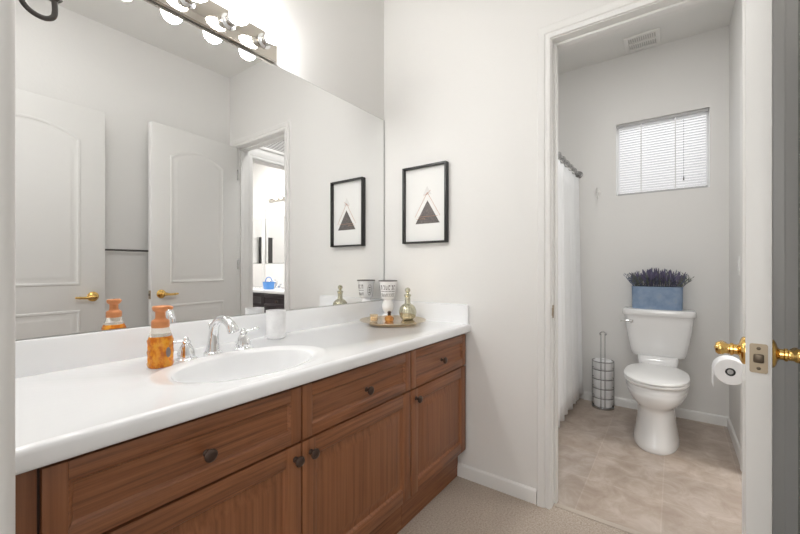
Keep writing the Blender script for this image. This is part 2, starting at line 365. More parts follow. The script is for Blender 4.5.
# ------------------------------------------------------------------ panel doors
def arch_path(x0, x1, z0, z1, rise, n=14):
    p = [(x0, z0), (x1, z0), (x1, z1-rise)]
    xm, h = (x0+x1)/2, (x1-x0)/2
    for k in range(1, n): t = k/n; p.append((x1-(x1-x0)*t, z1-rise+rise*math.sin(PI*t)**0.8))
    p.append((x0, z1-rise)); return p
def inset_path(p, d):
    n = len(p); out = []
    for i in range(n):
        a, c, e = Vector(p[i-1]), Vector(p[i]), Vector(p[(i+1) % n])
        n1 = Vector((-(c-a).y, (c-a).x)).normalized(); n2 = Vector((-(e-c).y, (e-c).x)).normalized()
        m = (n1+n2); m = m/max(m.dot(n1), 0.3); out.append(tuple(c + m*d))
    return out
def door_leaf(mb, w, h, th):
    """leaf in local coords: hinge edge at x=0, free edge at x=-w, faces at y=+-th/2; moulded panels on both faces"""
    mb.box(-w, 0, -th/2, th/2, 0.012, h, 0.002)
    for sg in (1, -1):
        for path in (arch_path(-w+0.13, -0.13, 1.005, 2.035, 0.078), [(-w+0.13, 0.24), (-0.13, 0.24), (-0.13, 0.845), (-w+0.13, 0.845)]):
            R = []
            for d, t in ((0, 0), (0.004, 0.005), (0.014, 0.006), (0.020, 0.002), (0.030, 0.0005), (0.034, 0.0005), (0.052, 0.005), (0.054, 0.005)):
                R.append([(x, sg*(th/2+t), z) for x, z in inset_path(path, d)])
            mb.rings(R, 0, False, True)
def lever(parent, x, z, y, sg, dirx):
    """brass lever set on one face; sg = side, dirx = direction along the leaf"""
    b = MB()
    b.lathe([(0.032, 0), (0.032, 0.003), (0.030, 0.006), (0.024, 0.009), (0.015, 0.011), (0.012, 0.014), (0.012, 0.020), (0.0145, 0.022), (0.0145, 0.026), (0.012, 0.028), (0.012, 0.036), (0.015, 0.040), (0.0155, 0.048), (0.012, 0.053), (0.004, 0.055)], (x, y, z), (0, sg, 0), 28)
    pts, rs = [], []
    for k in range(15):
        t = k/14; pts.append((x + dirx*(0.004+0.092*t), y + sg*(0.045 - 0.004*math.sin(PI*t)), z - 0.004*math.sin(PI*t) - 0.002*t))
        rs.append(0.0115 - 0.0050*t + (0.0022 if k in (2, 11) else 0))
    b.tube(pts, rs, 14); b.ball(pts[-1], 0.0064)
    return b.build('lever_handle', 'brass', parent)
def panel_door(name, label, loc, rz, w, h, with_latch):
    th = 0.042
    t = thing(name, label, 'door', loc, rz, kind='structure')
    b = MB(); door_leaf(b, w, h, th); b.build('leaf', 'doorpaint', t, smooth=25)
    for sg in (1, -1): lever(t, -w+0.066, 0.928, sg*th/2, sg, 1)
    if with_latch:
        b = MB(); z = 0.925; xx = -w
        pl = []
        for cy_, cz_, a0 in ((0.0105, 0.0275, 0), (-0.0105, 0.0275, 90), (-0.0105, -0.0275, 180), (0.0105, -0.0275, 270)):
            for k in range(5): a = math.radians(a0+22.5*k); pl.append((xx, cy_+0.004*math.cos(a), z+cz_+0.004*math.sin(a)))
        b.prism(pl, (-0.0022, 0, 0)); p = b.build('latch_plate', 'latch', t)
        b = MB(); b.box(xx-0.0075, xx-0.0015, -0.0085, 0.0085, z-0.0095, z+0.0095, 0.003); b.build('latch_bolt', 'dark_hole', p)
        for s in (1, -1):
            b = MB(); b.lathe([(0.0036, 0), (0.0036, 0.0008), (0.002, 0.0014)], (xx-0.0018, 0, z+s*0.0215), (-1, 0, 0), 12); b.build('screw', 'dark_hole', p)
    for zz in (0.25, 1.15, 1.935):
        b = MB(); b.lathe([(0.004, -0.045), (0.0052, -0.043), (0.0052, 0.043), (0.004, 0.045), (0.002, 0.048)], (0.003, th/2+0.001, zz), (0, 0, 1), 12)
        b.box(-0.002, 0.001, -th/2+0.008, th/2, zz-0.045, zz+0.045); b.build('hinge', 'wire', t)
    return t
ang = math.atan2(0.078, -0.70) - PI          # leaf runs from the hinge to the free edge
panel_door('door_1', 'open white door with brass lever and latch plate at the right edge of the photo', (XW-0.008, -1.681, 0), ang, 0.705, ZD-0.008, True)
panel_door('door_2', 'white arch-panelled door seen at the far left of the mirror', (0.118, -1.702, 0), PI, 0.752, ZD-0.008, False)
bpy.data.objects['door_2'].location = (0.118, -1.702, 0)

# ------------------------------------------------------------------ vanity
def panel_front(b, x0, x1, z0, z1, yf, th, fw, raised):
    """framed front facing -y; slot 0 upright grain, slot 1 level grain"""
    e = 0.0015
    b.box(x0, x0+fw, yf, yf+th, z0, z1, e, 0); b.box(x1-fw, x1, yf, yf+th, z0, z1, e, 0)
    b.box(x0+fw, x1-fw, yf, yf+th, z0, z0+fw, e, 1); b.box(x0+fw, x1-fw, yf, yf+th, z1-fw, z1, e, 1)
    st = [(fw-0.001, 0.0005), (fw+0.003, 0.0025), (fw+0.008, 0.009), (fw+0.011, 0.0095)]
    if raised: st += [(fw+0.020, 0.0095), (fw+0.045, 0.0025), (fw+0.048, 0.002)]
    b.nested(x0, x1, z0, z1, yf, st, 0 if raised else 1)
def knob(parent, x, z, yf, m='knob'):
    b = MB(); b.lathe([(0.0085, 0), (0.0085, 0.002), (0.0055, 0.005), (0.005, 0.013), (0.009, 0.016), (0.0145, 0.019), (0.0155, 0.023), (0.0125, 0.027), (0.006, 0.029)], (x, yf, z), (0, -1, 0), 24)
    return b.build('knob', m, parent)
def vanity_unit(label, loc, rz, x0, x1, fronts, doors, wood=('wood_v', 'wood_h', 'wood_dark'), fill=None, yb=0.0):
    """cabinet in local coords: back at y=0, face at y=-.565; fronts: (x0, x1, knob x); doors: (x0, x1, knob x)"""
    t = thing('vanity_cabinet', label, 'cabinet', loc, rz)
    b = MB(); b.box(x0, x0+0.012, -0.532, -0.004, 0.150, 0.66); b.box(x1-0.012, x1, -0.532, -0.004, 0.150, 0.66); b.box(x0, x1, -0.532, -0.004, 0.150, 0.162); b.box(x0, x1, -0.545, -0.532, 0.150, 0.781)
    b.build('carcass', wood[2], t, smooth=0)
    b = MB(); b.box(x0, x1, -0.515, -0.505, 0.001, 0.1495, 0, 0); b.build('toe_kick', wood[1], t, smooth=0)
    if fill:
        b = MB(); b.box(fill[0], fill[1]-0.004, -0.552, -0.5451, 0.16, 0.777, 0.001); b.build('filler_strip', wood[0], t)
    for a, c, kx in fronts:
        b = MB(); panel_front(b, a, c, 0.608, 0.7685, -0.565, 0.0199, 0.036, False); d = b.build('drawer_front', [wood[0], wood[1]], t, smooth=25)
        knob(d, kx, 0.684, -0.565)
    for a, c, kx in doors:
        b = MB(); panel_front(b, a, c, 0.158, 0.602, -0.565, 0.0199, 0.052, True); d = b.build('door', [wood[0], wood[1]], t, smooth=25)
        knob(d, kx, 0.562, -0.565)
    return t
vanity_unit('brown wood vanity cabinet under the left half of the sink, beside the left wall', (0, 0, 0), 0, 0.110, 0.7245, [(0.158, 0.722, 0.443)], [(0.158, 0.722, 0.700)], fill=(0.110, 0.158))
vanity_unit('brown wood vanity cabinet in the middle of the run, with one wide door', (0, 0, 0), 0, 0.7255, 1.2945, [(0.727, 1.292, 1.012)], [(0.727, 1.292, 0.757)])
vanity_unit('brown wood vanity cabinet at the right end, against the wall with the framed print', (0, 0, 0), 0, 1.2955, 1.812, [(1.297, 1.806, 1.548)], [(1.297, 1.806, 1.332)])

CT = 0.822; CX, CY, RX, RY = 0.672, -0.375, 0.220, 0.148
def countertop():
    X0, X1, Y0 = 0.110, XW-0.001, -0.572
    O = (X0, 0, 0.782); t = thing('vanity_countertop', 'glossy white countertop with a moulded oval sink', 'countertop', O)
    b = MB(O); N = 96
    def onrect(a):
        c, s = math.cos(a), math.sin(a); k = []
        if c > 1e-9: k.append((X1-CX)/c)
        if c < -1e-9: k.append((X0-CX)/c)
        if s > 1e-9: k.append((-0.001-CY)/s)
        if s < -1e-9: k.append((Y0-CY)/s)
        q = min(k); return (CX+q*c, CY+q*s)
    # angles incl. the rectangle corners
    A = [2*PI*i/N for i in range(N)]
    for (x, y) in ((X0, Y0), (X1, Y0), (X1, -0.001), (X0, -0.001)): A.append(math.atan2(y-CY, x-CX) % (2*PI))
    A = sorted(set(round(a, 6) for a in A))
    def ell(sx, sy, z): return [(CX+sx*math.cos(a)*RX*1.0, CY+sy*math.sin(a)*RY, z) for a in A]
    rect = [(*onrect(a), CT) for a in A]
    deck = [(rect[i][0]*0.15+ell(1.22, 1.2, CT)[i][0]*0.85, rect[i][1]*0.15+ell(1.22, 1.2, CT)[i][1]*0.85, CT) for i in range(len(A))]
    R = [rect, ell(1.30, 1.27, CT), ell(1.26, 1.24, CT+0.0035), ell(1.20, 1.19, CT+0.004), ell(1.10, 1.10, CT+0.0015), ell(1.03, 1.03, CT-0.001), ell(1.0, 1.0, CT-0.004)]
    b.rings(R, 0, False, False)
    basin = [ell(1.0, 1.0, CT-0.004), ell(0.975, 0.972, CT-0.012), ell(0.95, 0.945, CT-0.028), ell(0.90, 0.89, CT-0.058), ell(0.80, 0.78, CT-0.092), ell(0.64, 0.62, CT-0.117), ell(0.42, 0.40, CT-0.129), ell(0.18, 0.20, CT-0.134)]
    prof = [(Y0, CT), (-0.580, CT-0.0015), (-0.5855, CT-0.006), (-0.5875, CT-0.013), (-0.5885, CT-0.033), (-0.587, CT-0.0395), (-0.582, 0.7795), (-0.571, 0.7795), (-0.566, 0.783), (-0.560, 0.812), (-0.552, 0.8205)]
    b.rings([[(X0, y, z) for y, z in prof], [(X1, y, z) for y, z in prof]], 0, True, True, close=False)
    b.build('counter_slab', 'marble', t, smooth=50)
    b = MB(O); b.rings(basin, 0, False, False)
    b.rings([[(p[0], p[1], p[2]-0.006) for p in r] for r in basin], 0, False, False); b.build('sink_basin', 'marble', t, smooth=60)
    b = MB(O); b.lathe([(0.026, 0), (0.026, 0.003), (0.020, 0.005), (0.018, 0.003), (0.0, 0.003)], (CX, CY, CT-0.1355), seg=24, cap1=False); b.build('drain', 'chrome', t)
    b = MB(O); b.box(X0, X1, -0.020, -0.001, CT-0.002, 0.921, 0.004); b.build('backsplash', 'marble', t)
    b = MB(O)
    pr = [(-0.019, CT-0.002), (-0.579, CT-0.006), (-0.580, 0.912), (-0.572, 0.924), (-0.019, 0.924)]
    b.prism([(X1-0.019, y, z) for y, z in pr], (0.019, 0, 0)); b.build('side_splash', 'marble', t, smooth=25)
    return t
countertop()

# mirror
t = thing('vanity_mirror', 'large frameless mirror on the wall above the vanity', 'mirror', (0.96, 0, 0.9225))
O = (0.96, 0, 0.9225); b = MB(O); b.box(0.110, XW-0.003, -0.0052, -0.0012, 0.9225, 2.034); b.build('backing', 'mirror_edge', t, smooth=0)
b = MB(O); b.box(0.111, XW-0.0105, -0.0066, -0.0053, 0.9238, 2.032); b.build('glass', 'mirror', t, smooth=0)

# vanity light
def vanity_light(label, loc, rz, n, pitch, half, bulbm):
    t = thing('vanity_light', label, 'light', loc, rz)
    b = MB(); b.box(-half, half, -0.028, -0.0005, 0, 0.108, 0.004); b.build('back_plate', 'chrome_plate', t, smooth=25)
    for k in range(n):
        x = (k-(n-1)/2)*pitch
        b = MB(); b.lathe([(0.030, 0), (0.032, 0.003), (0.027, 0.007), (0.022, 0.010), (0.0215, 0.026), (0.024, 0.029), (0.024, 0.036), (0.020, 0.040), (0.010, 0.041)], (x, -0.028, 0.060), (0, -1, 0), 24); s = b.build('socket', 'chrome', t)
        b = MB(); b.lathe([(0.014, 0.0405), (0.016, 0.045), (0.025, 0.052), (0.034, 0.063), (0.0375, 0.077), (0.0355, 0.091), (0.027, 0.104), (0.014, 0.112), (0.002, 0.114)], (x, -0.028, 0.060), (0, -1, 0), 28); b.build('bulb', bulbm, t)
    return t
vanity_light('chrome strip light with round lit bulbs above the big mirror', (0.5615, 0, 2.036), 0, 6, 0.158, 0.462, 'bulb')

# faucet
t = thing('faucet', 'polished chrome widespread faucet behind the oval sink', 'faucet', (0.662, -0.168, CT)); O = (0.662, -0.168, CT)
b = MB(O); x, y = 0.662, -0.168
b.lathe([(0.028, 0), (0.029, 0.003), (0.027, 0.008), (0.023, 0.011)], (x, y, CT), seg=28, cap1=False)
P_, r_ = [], []
path = [(0, 0.008), (0, 0.04), (-0.001, 0.07), (-0.006, 0.095), (-0.020, 0.115), (-0.042, 0.126), (-0.068, 0.125), (-0.092, 0.114), (-0.108, 0.099), (-0.114, 0.087)]
rad = [0.0225, 0.0185, 0.0160, 0.0148, 0.0140, 0.0135, 0.0138, 0.0152, 0.0172, 0.0180]
for k in range(len(path)-1):
    for s in range(4):
        u = s/4; P_.append((x+0.012*(k+u)/9, y+path[k][0]*(1-u)+path[k+1][0]*u, CT+path[k][1]*(1-u)+path[k+1][1]*u)); r_.append(rad[k]*(1-u)+rad[k+1]*u)
P_.append((x+0.012, y+path[-1][0], CT+path[-1][1])); r_.append(rad[-1])
for _ in range(3):
    Q = [Vector(p) for p in P_]
    P_ = [Q[0]] + [(Q[i-1]+2*Q[i]+Q[i+1])/4 for i in range(1, len(Q)-1)] + [Q[-1]]
b.tube(P_, r_, 20); b.build('spout', 'chrome', t)
b = MB(O); b.tube([(x, y+0.018, CT+0.005), (x, y+0.018, CT+0.10)], 0.003, 8); b.ball((x, y+0.018, CT+0.102), 0.006); b.build('lift_rod', 'chrome', t)
for hx, hy, dx, dy, dz in ((0.571, -0.176, -1, 0.28, 0.0), (0.776, -0.168, 0.9, -0.40, 0.012)):
    b = MB(O)
    b.lathe([(0.031, 0), (0.032, 0.003), (0.030, 0.006), (0.024, 0.008), (0.0245, 0.014), (0.0235, 0.024), (0.019, 0.040), (0.0135, 0.050), (0.011, 0.053)], (hx, hy, CT), seg=48, flute=12, fa=0.045)
    b.lathe([(0.011, 0.052), (0.014, 0.055), (0.014, 0.060), (0.010, 0.064), (0.008, 0.069), (0.006, 0.073), (0.002, 0.075)], (hx, hy, CT), seg=20); h = b.build('handle', 'chrome', t)
    b = MB(O); d = Vector((dx, dy, 0)).normalized(); c = Vector((hx, hy, CT+0.060))
    b.tube([c + d*q + Vector((0, 0, dz*q/0.06)) for q in (0.008, 0.018, 0.028, 0.037, 0.045, 0.053, 0.056)], [0.0055, 0.0045, 0.0045, 0.006, 0.0072, 0.0055, 0.003], 14); b.build('lever', 'chrome', h)

# soap dispenser
sx, sy = 0.485, -0.204; O = (sx, sy, CT)
t = thing('soap_dispenser', 'foaming hand soap bottle with amber soap and a copper pump, left of the faucet', 'soap dispenser', O)
def superring(hx, hy, z, e=3.0, n=40, c=(0, 0)):
    R = []
    for i in range(n):
        a = 2*PI*i/n; ca, sa = math.cos(a), math.sin(a)
        R.append((c[0]+hx*math.copysign(abs(ca)**(2/e), ca), c[1]+hy*math.copysign(abs(sa)**(2/e), sa), z))
    return R
rz_ = Matrix.Rotation(-0.35, 3, 'Z')
def sr(hx, hy, z, e=3.0, wob=0.0, n=48):
    out = []
    for i, p in enumerate(superring(hx, hy, 0, e, n)):
        q = rz_ @ Vector((p[0]*(1+wob*math.cos(8*2*PI*i/n)), p[1]*(1+wob*math.cos(8*2*PI*i/n)), 0)); out.append((sx+q.x, sy+q.y, z))
    return out
b = MB(O)
R = [sr(0.027, 0.026, CT+0.0005), sr(0.0325, 0.031, CT+0.004)]
for k in range(17): R.append(sr(0.0335, 0.032, CT+0.010+0.0045*k, 2.6, 0.045*math.cos(k*PI/4)))
R += [sr(0.0325, 0.031, CT+0.0865, 2.5), sr(0.0305, 0.029, CT+0.0935, 2.4)]
b.rings(R); b.build('soap_liquid', 'amber', t, smooth=60)
b = MB(O); R = [sr(0.0306, 0.0291, CT+0.0937, 2.4), sr(0.0285, 0.0272, CT+0.100, 2.3), sr(0.0262, 0.025, CT+0.108, 2.2), sr(0.0235, 0.023, CT+0.116, 2.1), sr(0.021, 0.021, CT+0.122, 2.0)]
b.rings(R); b.build('bottle_shoulder', 'clear', t, smooth=60)
b = MB(O)
b.lathe([(0.0225, 0.119), (0.0240, 0.121), (0.0240, 0.137), (0.0220, 0.141), (0.0175, 0.143), (0.0145, 0.146), (0.0135, 0.152), (0.0135, 0.168)], (sx, sy, CT), seg=32); p = b.build('pump_collar', 'copper', t)
b = MB(O); b.lathe([(0.0150, 0.166), (0.0195, 0.170), (0.0215, 0.175), (0.0215, 0.181), (0.019, 0.1835)], (sx, sy, CT), seg=28)
d = Vector((0.80, -0.60, 0)).normalized(); c = Vector((sx, sy, CT+0.178))
b.tube([c, c+d*0.016, c+d*0.026, c+d*0.033+Vector((0, 0, -0.003))], [0.0075, 0.0068, 0.006, 0.005], 14); b.build('pump_head', 'copper', t)
b = MB(O)   # small printed emblem on the right of the bottle
q = rz_ @ Vector((0.0, -0.0338, 0)); cx_, cy_ = sx+q.x, sy+q.y
u_ = rz_ @ Vector((1, 0, 0)); nrm = rz_ @ Vector((0, -1, 0))
b.prism([Vector((cx_, cy_, CT+0.048)) + u_*(0.019+0.006*math.cos(2*PI*k/16)) + Vector((0, 0, 0.015*math.sin(2*PI*k/16))) for k in range(16)], nrm*0.0012); b.build('printed_emblem', 'label_dark', t)

# tumbler
O = (0.976, -0.084, CT); b = MB(O)
b.lathe([(0.036, 0.0005), (0.0385, 0.003), (0.0395, 0.010), (0.0405, 0.112), (0.0405, 0.117), (0.037, 0.117), (0.0365, 0.108), (0.035, 0.012), (0.0, 0.010)], O, seg=36, cap1=False)
tag(b.build('tumbler', 'tumbler', smooth=40), 'plain white bathroom tumbler on the counter right of the faucet', 'tumbler')

# tray and what stands on it
tx, ty = 1.596, -0.240; O = (tx, ty, CT)
b = MB(O); b.lathe([(0.0, 0.006), (0.120, 0.006), (0.124, 0.001), (0.128, 0.001), (0.132, 0.007), (0.152, 0.012), (0.173, 0.018), (0.177, 0.019), (0.177, 0.021), (0.172, 0.0205), (0.152, 0.0148), (0.130, 0.010), (0.0, 0.009)], O, seg=64, cap0=False, cap1=False)
tag(b.build('tray', 'tray', smooth=40), 'round antiqued silver tray on the counter near the corner', 'tray')
TZ = CT+0.0095
O = (1.530, -0.163, TZ); t = thing('candle_holder', 'small glass votive candle at the left of the tray', 'candle', O)
b = MB(O); b.lathe([(0.018, 0.0005), (0.020, 0.004), (0.022, 0.040), (0.0200, 0.040), (0.018, 0.008), (0, 0.007)], O, seg=28, cap1=False); b.build('glass', 'candle_glass', t)
b = MB(O); b.lathe([(0.0165, 0.0085), (0.0175, 0.024), (0.004, 0.026), (0.0, 0.026)], O, seg=24, cap1=False); b.tube([(O[0], O[1], O[2]+0.025), (O[0]+0.001, O[1], O[2]+0.034)], 0.001, 6); b.build('wax', 'wax', t)
O = (1.598, -0.214, TZ); t = thing('perfume_bottle', 'small amber perfume bottle in the middle of the tray', 'perfume bottle', O)
b = MB(O); b.lathe([(0.019, 0.0005), (0.024, 0.003), (0.026, 0.012), (0.024, 0.022), (0.015, 0.028), (0.008, 0.030), (0.008, 0.034)], O, seg=8); b.build('bottle', 'gold_glass', t, smooth=20)
b = MB(O); b.lathe([(0.010, 0.033), (0.010, 0.037), (0.007, 0.039), (0.011, 0.045), (0.009, 0.052), (0.003, 0.055)], O, seg=16); b.build('stopper', 'knob', t)
O = (1.694, -0.268, TZ); t = thing('decanter', 'round ribbed glass bottle with stopper at the right of the tray', 'bottle', O)
K = 1.2
b = MB(O); b.lathe([(r, h*K) for r, h in [(0.022, 0.0005), (0.030, 0.003), (0.041, 0.014), (0.047, 0.032), (0.047, 0.042), (0.041, 0.058), (0.030, 0.069), (0.018, 0.075)]], O, seg=72, flute=18, fa=0.03)
b.lathe([(r, h*K) for r, h in [(0.019, 0.074), (0.0155, 0.080), (0.0150, 0.105), (0.0165, 0.108), (0.0185, 0.110), (0.0185, 0.113), (0.014, 0.114)]], O, seg=28); b.build('bottle', 'mercury', t, smooth=50)
b = MB(O); b.lathe([(r, h*K) for r, h in [(0.0195, 0.1135), (0.0195, 0.117), (0.009, 0.120), (0.007, 0.124), (0.013, 0.130), (0.0155, 0.137), (0.0125, 0.145), (0.004, 0.149)]], O, seg=24); b.build('stopper', 'mercury', t)
O = (1.742, -0.092, CT); t = thing('footed_cup', 'tall white footed cup with grey lettering standing in the corner behind the tray', 'cup', O)
b = MB(O); b.lathe([(0.044, 0.0005), (0.046, 0.003), (0.045, 0.009), (0.034, 0.018), (0.020, 0.027), (0.020, 0.033), (0.031, 0.047), (0.0355, 0.062), (0.0355, 0.076), (0.031, 0.094), (0.026, 0.104), (0.024, 0.108), (0.027, 0.114)], O, seg=36); b.build('stem', 'white_ceramic', t, smooth=60)
b = MB(O); b.lathe([(0.027, 0.113), (0.035, 0.116), (0.040, 0.121), (0.0445, 0.160), (0.0495, 0.205), (0.0545, 0.219), (0.0515, 0.219), (0.046, 0.203), (0.037, 0.123), (0.0, 0.121)], O, seg=40, cap1=False); bowl = b.build('bowl', 'white_ceramic', t, smooth=60)
b = MB(O); b.lathe([(0.0548, 0.2175), (0.0562, 0.2190), (0.0555, 0.2235), (0.0512, 0.2235), (0.0512, 0.2195)], O, seg=40, cap0=False, cap1=False); b.build('rim_band', 'grey_print', t)
def wrap_mark(b, c, a0, a1, z0, z1, r0, r1, n=3, lift=0.0008):
    """raised print mark wrapped round a cone"""
    def pt(a, z): rr = r0 + (r1-r0)*(z-zb)/(zt-zb); return rr
    R = []
    for k in range(n+1):
        a = a0+(a1-a0)*k/n; ring = []
        for (z, l) in ((z0, 0), (z0, lift), (z1, lift), (z1, 0)):
            rr = r0+(r1-r0)*(z-0.121)/(0.205-0.121)+l; ring.append((c[0]+rr*math.cos(a), c[1]+rr*math.sin(a), c[2]+z))
        R.append(ring)
    b.rings(R)
# the printing: a big illegible serif line, a thin middle line and a bottom line; an oval emblem on the wall side
fa_ = math.atan2(-1.455-O[1], 0-O[0])
b = MB(O); random.seed(3)
for row, (z0, h, n, wd) in enumerate(((0.170, 0.026, 6, 0.17), (0.158, 0.005, 11, 0.06), (0.130, 0.018, 8, 0.12))):
    span = 1.05
    for k in range(n):
        a = fa_ - span + 2*span*(k+0.5)/n; w = span/n*0.62
        s = [(0, 0.25, 0, 1), (0.25, 1, 0.75, 1), (0.7, 1, 0, 0.8), (0.25, 0.8, 0, 0.2)] if row != 1 else [(0, 1, 0, 1)]
        pick = s if row == 1 else random.sample(s, 3)
        for u0, u1, v0, v1 in pick: wrap_mark(b, O, a-w+2*w*u0, a-w+2*w*u1, z0+h*v0, z0+h*v1, 0.0402, 0.0497)
b.build('lettering', 'grey_print', bowl, smooth=0)
b = MB(O)
for sgn in (1,):
    a0 = PI*0.62
    pts = []
    for k in range(20):
        th = 2*PI*k/20; z = 0.163+0.032*math.sin(th); rr = 0.0402+0.0095*(z-0.121)/0.084+0.0006; a = a0+0.28*math.cos(th)
        pts.append((O[0]+rr*math.cos(a), O[1]+rr*math.sin(a), O[2]+z))
    b.tube(pts, 0.0011, 6, closed=True)
    for z0 in (0.146, 0.160, 0.174): wrap_mark(b, O, a0-0.13, a0+0.13, z0, z0+0.006, 0.0402, 0.0497)
b.build('emblem', 'grey_print', bowl)

# framed print
PX = XW-0.0012; O = (PX, -0.310, 1.260)
t = thing('framed_print', 'black framed print of layered triangles on the wall beside the mirror', 'picture', O)
y0, y1, z0, z1 = -0.456, -0.164, 1.260, 1.702
b = MB(O); f = 0.0105
for a in ((y0, y0+f, z0, z1), (y1-f, y1, z0, z1), (y0+f, y1-f, z0, z0+f), (y0+f, y1-f, z1-f, z1)): b.box(PX-0.034, PX, *a, 0.0012)
b.build('frame', 'black', t, smooth=25)
b = MB(O); b.box(PX-0.010, PX-0.002, y0+f, y1-f, z0+f, z1-f); pr = b.build('print', 'paper', t, smooth=0)
def tri(b, ya, yb, za, yc, zc, x, th): b.prism([(x, ya, za), (x, yb, za), (x, yc, zc)], (-th, 0, 0))
def tri_line(b, ya, yb, za, yc, zc, x, w): b.tube([(x, ya, za), (x, yb, za), (x, yc, zc)], w, 6, closed=True)
b = MB(O); tri(b, -0.243, -0.405, 1.372, -0.325, 1.503, PX-0.0101, 0.0006); b.build('dark_triangle', 'ink', pr, smooth=0)
b = MB(O)
for a, c in (((-0.240, 1.412), (-0.324, 1.548)), ((-0.407, 1.412), (-0.324, 1.548)), ((-0.258, 1.412), (-0.392, 1.412)), ((-0.250, 1.400), (-0.310, 1.400)), ((-0.330, 1.548), (-0.300, 1.530)), ((-0.318, 1.535), (-0.345, 1.560))):
    b.tube([(PX-0.0108, a[0], a[1]), (PX-0.0108, c[0], c[1])], 0.0009, 6)
b.build('copper_lines', 'copper_ink', pr)
b = MB(O); tri(b, -0.294, -0.352, 1.535, -0.323, 1.585, PX-0.0101, 0.0003); b.build('pale_triangle', 'pale_ink', pr, smooth=0)

# dark hook rack on the left wall
O = (0.105, -0.50, 1.19); t = thing('hook_rack', 'dark metal hook hanging at the top left corner beside the mirror', 'hook', O)
b = MB(O); b.box(0.1055, 0.1325, -0.506, -0.494, 1.190, 1.86, 0.002); b.build('rail', 'iron', t)
b = MB(O); c = Vector((0.1325, -0.50, 1.0))
pts = [(0.1325, 1.660), (0.136, 1.632), (0.142, 1.606), (0.1505, 1.5955), (0.163, 1.590), (0.176, 1.590), (0.1865, 1.598), (0.1885, 1.612), (0.1870, 1.632)]
Q = [Vector((x, -0.50, z)) for x, z in pts]
for _ in range(3):
    Q = [Q[0]] + [q for a, c in zip(Q, Q[1:]) for q in (a*0.75+c*0.25, a*0.25+c*0.75)] + [Q[-1]]
b.tube(Q, 0.0047, 12); b.lathe([(0.0047, 0), (0.0085, 0.004), (0.011, 0.008), (0.009, 0.015), (0.003, 0.019)], (0.187, -0.50, 1.628), (0, 0, 1), 14, flute=7, fa=0.15); b.build('hook', 'iron', t)

# towel bar opposite the vanity
O = (1.10, YO, 1.245); t = thing('towel_bar', 'thin dark towel bar on the opposite wall, seen in the mirror between the doors', 'towel bar', O)
b = MB(O); b.tube([(0.86, YO+0.045, 1.245), (1.34, YO+0.045, 1.245)], 0.007, 12); b.build('bar', 'iron', t)
for xx in (0.875, 1.325):
    b = MB(O); b.lathe([(0.018, 0.0006), (0.018, 0.006), (0.008, 0.010), (0.008, 0.046), (0.011, 0.050)], (xx, YO, 1.245), (0, 1, 0), 16); b.build('bracket', 'iron', t)

